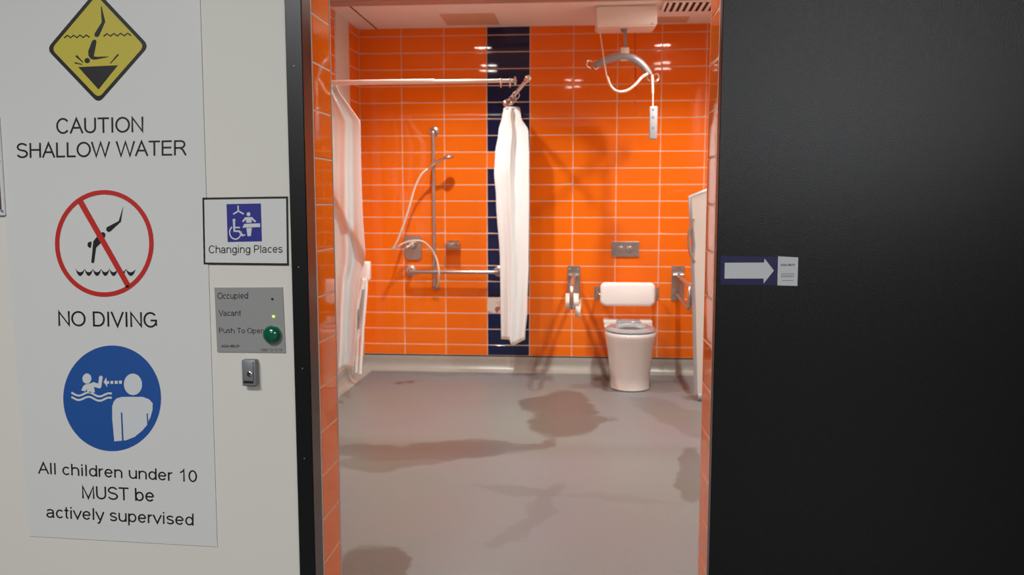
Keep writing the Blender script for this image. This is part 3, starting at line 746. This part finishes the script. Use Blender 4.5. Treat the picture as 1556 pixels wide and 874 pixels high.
# hand shower with hose
YHs = D-.16
t = thing('hand_shower', tuple(at(665, 248, YHs)), 'chrome hand shower with long white hose clipped on the vertical rail', 'hand shower')
obj('holder', T([(xm, YV, at(660, 250, YV).z), at(659, 251, YHs+.02)], .018, 14), SILV, t, smooth=50)
hd = [at(651, 256, YHs), at(662, 248, YHs-.01), at(672, 242, YHs-.02), at(680, 239.5, YHs-.02)]
obj('handle', T(spline(hd, 5), [.009, .010, .012, .014, .015, .015, .015, .014, .013, .012, .011, .011, .011, .012, .013, .014][:16], 12), CHROME, t, smooth=60)
hc = at(681, 239, YHs-.015)
obj('shower_head', L(hc+Vector((0, .0, .012)), (.18, -.1, -1), [(.012, -.008), (.03, 0), (.042, .012), (.042, .02), (.036, .022)], 24), STEEL, t, smooth=50)
hz = [at(651, 256, YHs), at(640, 266, YHs-.02), at(630, 287, YHs-.03), at(622, 315, YHs-.05), at(613, 343, YHs-.06), at(604, 366, YHs-.06), at(597, 379, YHs-.05), at(600, 378, YHs-.02), at(613, 370, YHs), at(627, 366, YHs), at(642, 367, YHs+.02),
      at(653, 376, D-.11), at(660, 386, D-.085), at(665, 400, D-.09), at(667, 415, D-.105), at(666, 428, D-.08), at(664, 436, D-.05)]
obj('hose', T(spline(hz, 6), .0078, 10), PLAST, t, smooth=70)
# soap holder
sh = at(689, 371, D)
t = thing('soap_holder', (sh.x, D, sh.z-.03), 'small chrome wall holder between the vertical rail and navy tiles', 'soap holder')
obj('tray', B((sh.x-.062, D-.10, sh.z-.022), (sh.x+.062, D-.008, sh.z+.012), .008, 2), STEEL, t, smooth=40)
obj('back_plate', B((sh.x-.05, D-.01, sh.z-.035), (sh.x+.055, D, sh.z+.03), .003), CHROME, t)
for x in (-.03, .03, .055): obj('knob', L((sh.x+x, D-.09, sh.z+.006), (0, -1, 0), [(.012, 0), (.014, .014), (.008, .024)], 16), CHROME, t, smooth=50)

# ------------------------------------------------------------------ toilet end
CX = .387
t = thing('toilet', (CX, 6.5, 0), 'wall-faced pale china toilet pan with a shiny grey seat', 'toilet')
def dring(z, w_, yf, yb, wb_, n=28):
    pts = []; yc = yf+(w_*1.22)
    for k in range(n+1):
        a_ = -PI/2+PI*k/n; s_ = math.sin(a_); c_ = math.cos(a_)
        pts.append((CX+w_*math.copysign(abs(s_)**.92, s_), yc-(yc-yf)*c_**.95 if c_ > 1e-6 else yc, z))
    pts.append((CX+wb_, yb-.03, z)); pts.append((CX+wb_-.02, yb, z)); pts.append((CX-wb_+.02, yb, z)); pts.append((CX-wb_, yb-.03, z))
    return pts
lv = [(0, .140, 6.195), (.008, .150, 6.175), (.02, .147, 6.18), (.1, .150, 6.175), (.2, .162, 6.165), (.3, .176, 6.15), (.37, .188, 6.138), (.405, .195, 6.13), (.425, .196, 6.13), (.434, .190, 6.137)]
bm = bmesh.new(); rings = []
for z, w_, yf in lv: rings.append([bm.verts.new(p_) for p_ in dring(z, w_, yf, D-.003, min(w_+.0, .19))])
for A_, B_ in zip(rings, rings[1:]):
    n = len(A_)
    for k in range(n): bm.faces.new((A_[k], A_[(k+1) % n], B_[(k+1) % n], B_[k]))
bm.faces.new(rings[0])
# rim opening
def oval(z, a_, b_, cy_, n): return [(CX+a_*math.sin(-PI/2+2*PI*k/n+PI/2), cy_-b_*math.cos(2*PI*k/n), z) for k in range(n)]
nn = 40
hole = [[bm.verts.new(p_) for p_ in oval(z, a_, b_, 6.37, nn)] for z, a_, b_ in ((.434, .135, .165), (.41, .13, .16), (.33, .11, .135), (.26, .06, .07))]
for A_, B_ in zip(hole, hole[1:]):
    for k in range(nn): bm.faces.new((A_[k], A_[(k+1) % nn], B_[(k+1) % nn], B_[k]))
bm.faces.new(hole[-1])
eds = [bm.edges.get((rings[-1][k], rings[-1][(k+1) % len(rings[-1])])) for k in range(len(rings[-1]))]+[bm.edges.get((hole[0][k], hole[0][(k+1) % nn])) for k in range(nn)]
bmesh.ops.triangle_fill(bm, use_beauty=True, edges=eds)
obj('pan', bm, CHINA, t, smooth=50)
obj('rear_shelf', B((CX-.195, 6.70, .432), (CX+.195, D-.004, .462), .008, 3), CHINA, t, smooth=40)
bm = bmesh.new(); prof = [(0, 0), (.3, .9), (.55, 1), (.85, .75), (1, .25), (.97, 0)]
rgs = []
for q_, hh in prof:
    a_ = .098+(.193-.098)*q_; b_ = .135+(.235-.135)*q_
    rgs.append([bm.verts.new(p_) for p_ in oval(.440+.026*hh, a_, b_, 6.375, 56)])
for A_, B_ in zip(rgs, rgs[1:]+rgs[:1]):
    for k in range(56): bm.faces.new((A_[k], A_[(k+1) % 56], B_[(k+1) % 56], B_[k]))
obj('seat', bm, SEATM, t, smooth=70)
obj('seat_hinge', B((CX-.095, 6.60, .440), (CX+.095, 6.68, .474), .012, 3), SEATM, t, smooth=50)
for x in (-.07, .07): obj('hinge_bolt', L((CX+x, 6.665, .46), (0, 0, 1), [(.016, 0), (.016, .018), (.01, .022)], 16), CHROME, t, smooth=50)
obj('base_seal', L((CX, 6.4, 0), (0, 0, 1), [(.001, .0), (.002, .0005), (.001, .001)], 8), HEM, t)
# backrest
bc = at(953.5, 447, D-.15)
t = thing('back_support', (bc.x, D, bc.z), 'white padded backrest on steel brackets above the toilet', 'backrest')
bm = bmesh.new(); wq, hq = .218, .094
for yy, s_ in ((D-.19, .93), (D-.182, .985), (D-.15, 1), (D-.14, .97)):
    pass
def rr(wd, ht, rad, n=8):
    o = []
    for cx_, cz_, a0 in ((wd-rad, ht-rad, 0), (-wd+rad, ht-rad, PI/2), (-wd+rad, -ht+rad, PI), (wd-rad, -ht+rad, 1.5*PI)):
        for k in range(n+1):
            a_ = a0+PI/2*k/n; o.append((cx_+rad*math.cos(a_), cz_+rad*math.sin(a_)))
    return o
rgs = [[bm.verts.new((bc.x+x, yy, bc.z+z)) for x, z in rr(wq-d_, hq-d_, .045-d_*.3)] for yy, d_ in ((D-.187, .02), (D-.183, .008), (D-.172, 0), (D-.145, 0), (D-.138, .006))]
for A_, B_ in zip(rgs, rgs[1:]):
    n = len(A_)
    for k in range(n): bm.faces.new((A_[k], A_[(k+1) % n], B_[(k+1) % n], B_[k]))
bm.faces.new(rgs[0]); bm.faces.new(rgs[-1])
obj('pad', bm, PADM, t, smooth=50)
for s_ in (-1, 1):
    x = bc.x+s_*.232
    obj('bracket_arm', T(arc([(x, D, bc.z-.01), (x, D-.13, bc.z-.01), (x-s_*.05, D-.13, bc.z-.01)], 6, .03), .014, 12), STEEL, t, smooth=50)
    obj('wall_plate', B((x-.03, D-.006, bc.z-.06), (x+.03, D, bc.z+.045), .002), STEEL, t)
# flush plate
fc = at(950, 378.5, D)
t = thing('flush_plate', (fc.x, D, fc.z), 'rectangular steel flush plate with two round buttons on the orange tiles', 'flush plate')
obj('plate', B((fc.x-.112, D-.012, fc.z-.062), (fc.x+.112, D, fc.z+.062), .003, 2), STEEL, t)
for x in (-.038, .034): obj('flush_button', L((fc.x+x, D-.012, fc.z-.002), (0, -1, 0), [(.027, 0), (.027, .006), (.02, .009)], 24), STEEL, t, smooth=40)
# drop-down rails
def droprail(u, label, dx):
    up = at(u, 418, D); lo = at(u, 448, D)
    t = thing('drop_down_rail', (up.x, D, lo.z), label, 'grab rail', 'fold-down rails beside the toilet')
    obj('wall_plate', B((up.x-.052, D-.008, lo.z-.05), (up.x+.052, D, up.z+.075), .003), STEEL, t)
    for z in (up.z+.05, lo.z-.03):
        for sx in (-.035, .035): obj('bolt', L((up.x+sx, D-.008, z), (0, -1, 0), [(.007, 0), (.007, .004), (.003, .006)], 12), CHROME, t, smooth=40)
    obj('pivot', T([(up.x-.042, D-.035, up.z), (up.x+.042, D-.035, up.z)], .018, 14), STEEL, t, smooth=40)
    yn = D-.80
    a = Vector((up.x, D-.035, up.z)); nt_ = Vector((up.x+dx, yn, up.z-.015)); nb = Vector((up.x+dx, yn, lo.z-.015)); bb = Vector((up.x, D-.02, lo.z+.0))
    obj('hairpin_bar', T(arc([a, nt_, nb, bb], 8, .10), .0165, 16), STEEL, t, smooth=50)
    return t, up, lo
d1, u1, l1 = droprail(872, 'stainless fold-down rail left of the toilet with the paper roll', -.01)
d2, u2, l2 = droprail(1030, 'stainless fold-down rail right of the toilet', -.004)
# toilet roll
rc = at(868.5, 458, 6.45)
t = thing('toilet_roll', (rc.x, 6.45, rc.z-.055), 'white toilet roll with hanging tail on the left fold-down rail', 'toilet roll')
obj('roll', L((rc.x-.045, 6.45, rc.z), (1, 0, 0), [(.02, .0), (.062, 0), (.062, .1), (.02, .1)], 32), PAPER, t, smooth=40)
obj('core', L((rc.x-.046, 6.45, rc.z), (1, 0, 0), [(.014, .0), (.0195, 0), (.0195, .102), (.014, .102)], 24), HEM, t, smooth=40)
bm = bmesh.new(); vs = []
x0_ = at(875, 470, 6.39).x; x1_ = at(884, 470, 6.39).x; zb_ = at(880, 482, 6.39).z; zt_ = rc.z+.02
for k in range(13):
    q_ = k/12; z = zt_+(zb_-zt_)*q_; y = 6.389+.008*math.sin(q_*7); xs_ = .012*(q_-1)
    vs.append([bm.verts.new((x0_+xs_+.006*math.sin(q_*5), y, z)), bm.verts.new(((x0_+x1_)/2+xs_, y+.006, z)), bm.verts.new((x1_+xs_+.006*math.sin(q_*5+1), y, z))])
for A_, B_ in zip(vs, vs[1:]):
    for k in range(2): bm.faces.new((A_[k], A_[k+1], B_[k+1], B_[k]))
tl = obj('paper_tail', bm, PAPER, t, smooth=70); tl.modifiers.new('th', 'SOLIDIFY').thickness = .001

# folded board with handle at the right
YB = 5.93
a = at(1050, 300, YB); a2 = at(1077, 290, YB); c = at(1059, 606, YB)
t = thing('folded_change_table', (a.x+.12, YB, 0), 'tall white board of the folded change table with steel handle', 'change table')
bm = bmesh.new(); ol = [(a.x, a.z), (a2.x, a2.z), (XW-.02, a2.z+.02), (XW-.02, .05), (c.x, .05), (at(1056, 470, YB).x, .72), (at(1054, 400, YB).x, at(1054, 400, YB).z), (at(1056, 372, YB).x, at(1056, 372, YB).z), (at(1052, 335, YB).x, at(1052, 335, YB).z)]
f1 = [bm.verts.new((x, YB, z)) for x, z in ol]; f2 = [bm.verts.new((x, YB+.035, z)) for x, z in ol]; bm.faces.new(f1); bm.faces.new(f2)
for k in range(len(ol)): bm.faces.new((f1[k], f1[(k+1) % len(ol)], f2[(k+1) % len(ol)], f2[k]))
obj('board', bm, BOARD, t)
e1 = bmesh.new(); tube(e1, [(x, YB+.0175, z) for x, z in ol[4:]+ol[:3]], .019, 8); obj('edge_band', e1, SILV, t, smooth=60)
obj('handle', T(spline([at(1053.5, 332, YB), at(1048, 350, YB), at(1046.5, 365, YB), at(1048.5, 382, YB), at(1055, 398, YB)], 6), .011, 12), STEEL, t, smooth=60)
fx = at(1063, 612, YB)
obj('castor', T([(fx.x-.012, YB+.017, .03), (fx.x+.012, YB+.017, .03)], .029, 20), SILV, t, smooth=40)
obj('castor', T([(XW-.07, YB+.017, .03), (XW-.05, YB+.017, .03)], .029, 20), SILV, t, smooth=40)
for x in (fx.x, XW-.06): obj('castor_fork', B((x-.016, YB+.003, .045), (x+.016, YB+.031, .075)), GREYB, t)

# ------------------------------------------------------------------ ceiling hoist
ZH = CEIL-.15
a = atz(905, 41, ZH); c = atz(999, 38.5, ZH); bk = atz(993, 51, ZH)
t = thing('ceiling_hoist', ((a.x+c.x)/2, a.y+.12, CEIL), 'white ceiling hoist box with arched spreader bar hanging above the toilet area', 'hoist')
yF = (a.y+c.y)/2; yB = yF+.25
bm = bmesh.new(); lo = [(a.x, yF), (c.x, yF), (c.x-.01, yB), (a.x, yB)]
vb = [bm.verts.new((x, y, ZH)) for x, y in lo]; vt = [bm.verts.new((x, y, CEIL-.001)) for x, y in lo]
bm.faces.new(vb); bm.faces.new(vt)
for k in range(4): bm.faces.new((vb[k], vb[(k+1) % 4], vt[(k+1) % 4], vt[k]))
bmesh.ops.bevel(bm, geom=bm.edges[:], offset=.012, segments=3, affect='EDGES')
obj('motor_housing', bm, PADM, t, smooth=40)
sc_ = at(991, 36, yF); obj('indicator', L((sc_.x, yF, sc_.z), (0, -1, 0), [(.006, 0), (.005, .002)], 12), SILV, t)
YQ = yF+.10
s0 = at(948, 50, YQ); s1_ = at(950, 76, YQ)
obj('strap_guide', L((s0.x, YQ, ZH+.005), (0, 0, -1), [(.028, 0), (.02, .02), (.01, .03)], 16), GREYB, t, smooth=40)
obj('strap', B((s1_.x-.009, YQ-.002, s1_.z), (s1_.x+.009, YQ+.002, ZH)), GREYB, t)
cl = at(949, 84, YQ)
clb = obj('swivel_clamp', B((cl.x-.033, YQ-.022, at(949, 93, YQ).z), (cl.x+.033, YQ+.022, at(949, 72.5, YQ).z), .008, 2), PLAST, t, smooth=40)
arcp = [at(u, v, YQ) for u, v in ((903, 100), (912, 96), (925, 90), (938, 87), (950, 86.5), (962, 89), (973, 96), (981, 104), (988, 113))]
arcs = spline(arcp, 5); nA = len(arcs)
obj('spreader_bar', T(arcs, [.016+.016*math.sin(PI*k/(nA-1))**.6 for k in range(nA)], 14), SPREAD, t, smooth=70)
for cu, cv in ((901, 98), (992, 117)):
    q = at(cu, cv, YQ)
    for s_ in (-1, 1):
        hk = [q+Vector((s_*.006, 0, .02)), q+Vector((s_*.035, s_*.02, .025)), q+Vector((s_*.045, s_*.03, -.01)), q+Vector((s_*.02, s_*.02, -.03)), q+Vector((s_*.0, 0, -.01))]
        obj('hook', T(spline(hk, 5), .0065, 8), CHROME, t, smooth=70)
cab = [at(912, 50, YQ), at(916, 80, YQ-.05), at(921, 112, YQ-.06), at(923, 120, YQ-.06)]
obj('cable', T(spline(cab, 5), .0045, 8), PLAST, t, smooth=70)
cab = [at(923, 117, YQ-.06), at(927, 129, YQ-.06), at(934, 137, YQ-.06), at(943, 139.5, YQ-.06), at(954, 137, YQ-.05), at(965, 129, YQ-.05), at(975, 118, YQ-.04), at(984, 112, YQ-.03)]
obj('coiled_cable', T(spline(cab, 5), .0095, 10), PLAST, t, smooth=70)
obj('handset_cable', T([at(991, 114, YQ-.03), at(992, 142, YQ-.03)], .0085, 10), PLAST, t, smooth=70)
obj('handset_cable', T([at(992, 142, YQ-.03), at(992, 163, YQ-.03)], .0045, 8), PLAST, t, smooth=70)
a = at(987, 162, YQ-.03); c = at(998, 212, YQ-.03)
hs = obj('handset', B((a.x, YQ-.05, c.z), (c.x, YQ-.02, a.z), .007, 3), SILV, t, smooth=40)
for v in (166, 178, 194): 
    p = at(992.5, v, YQ-.05); obj('handset_button', L((p.x, YQ-.0498, p.z), (0, -1, 0), [(.008, 0), (.007, .003)], 14), GREYB, hs)
obj('emergency_cord', T([at(965, 50, YQ+.06), at(966, 174, YQ+.06)], .0028, 6), REDC, t)
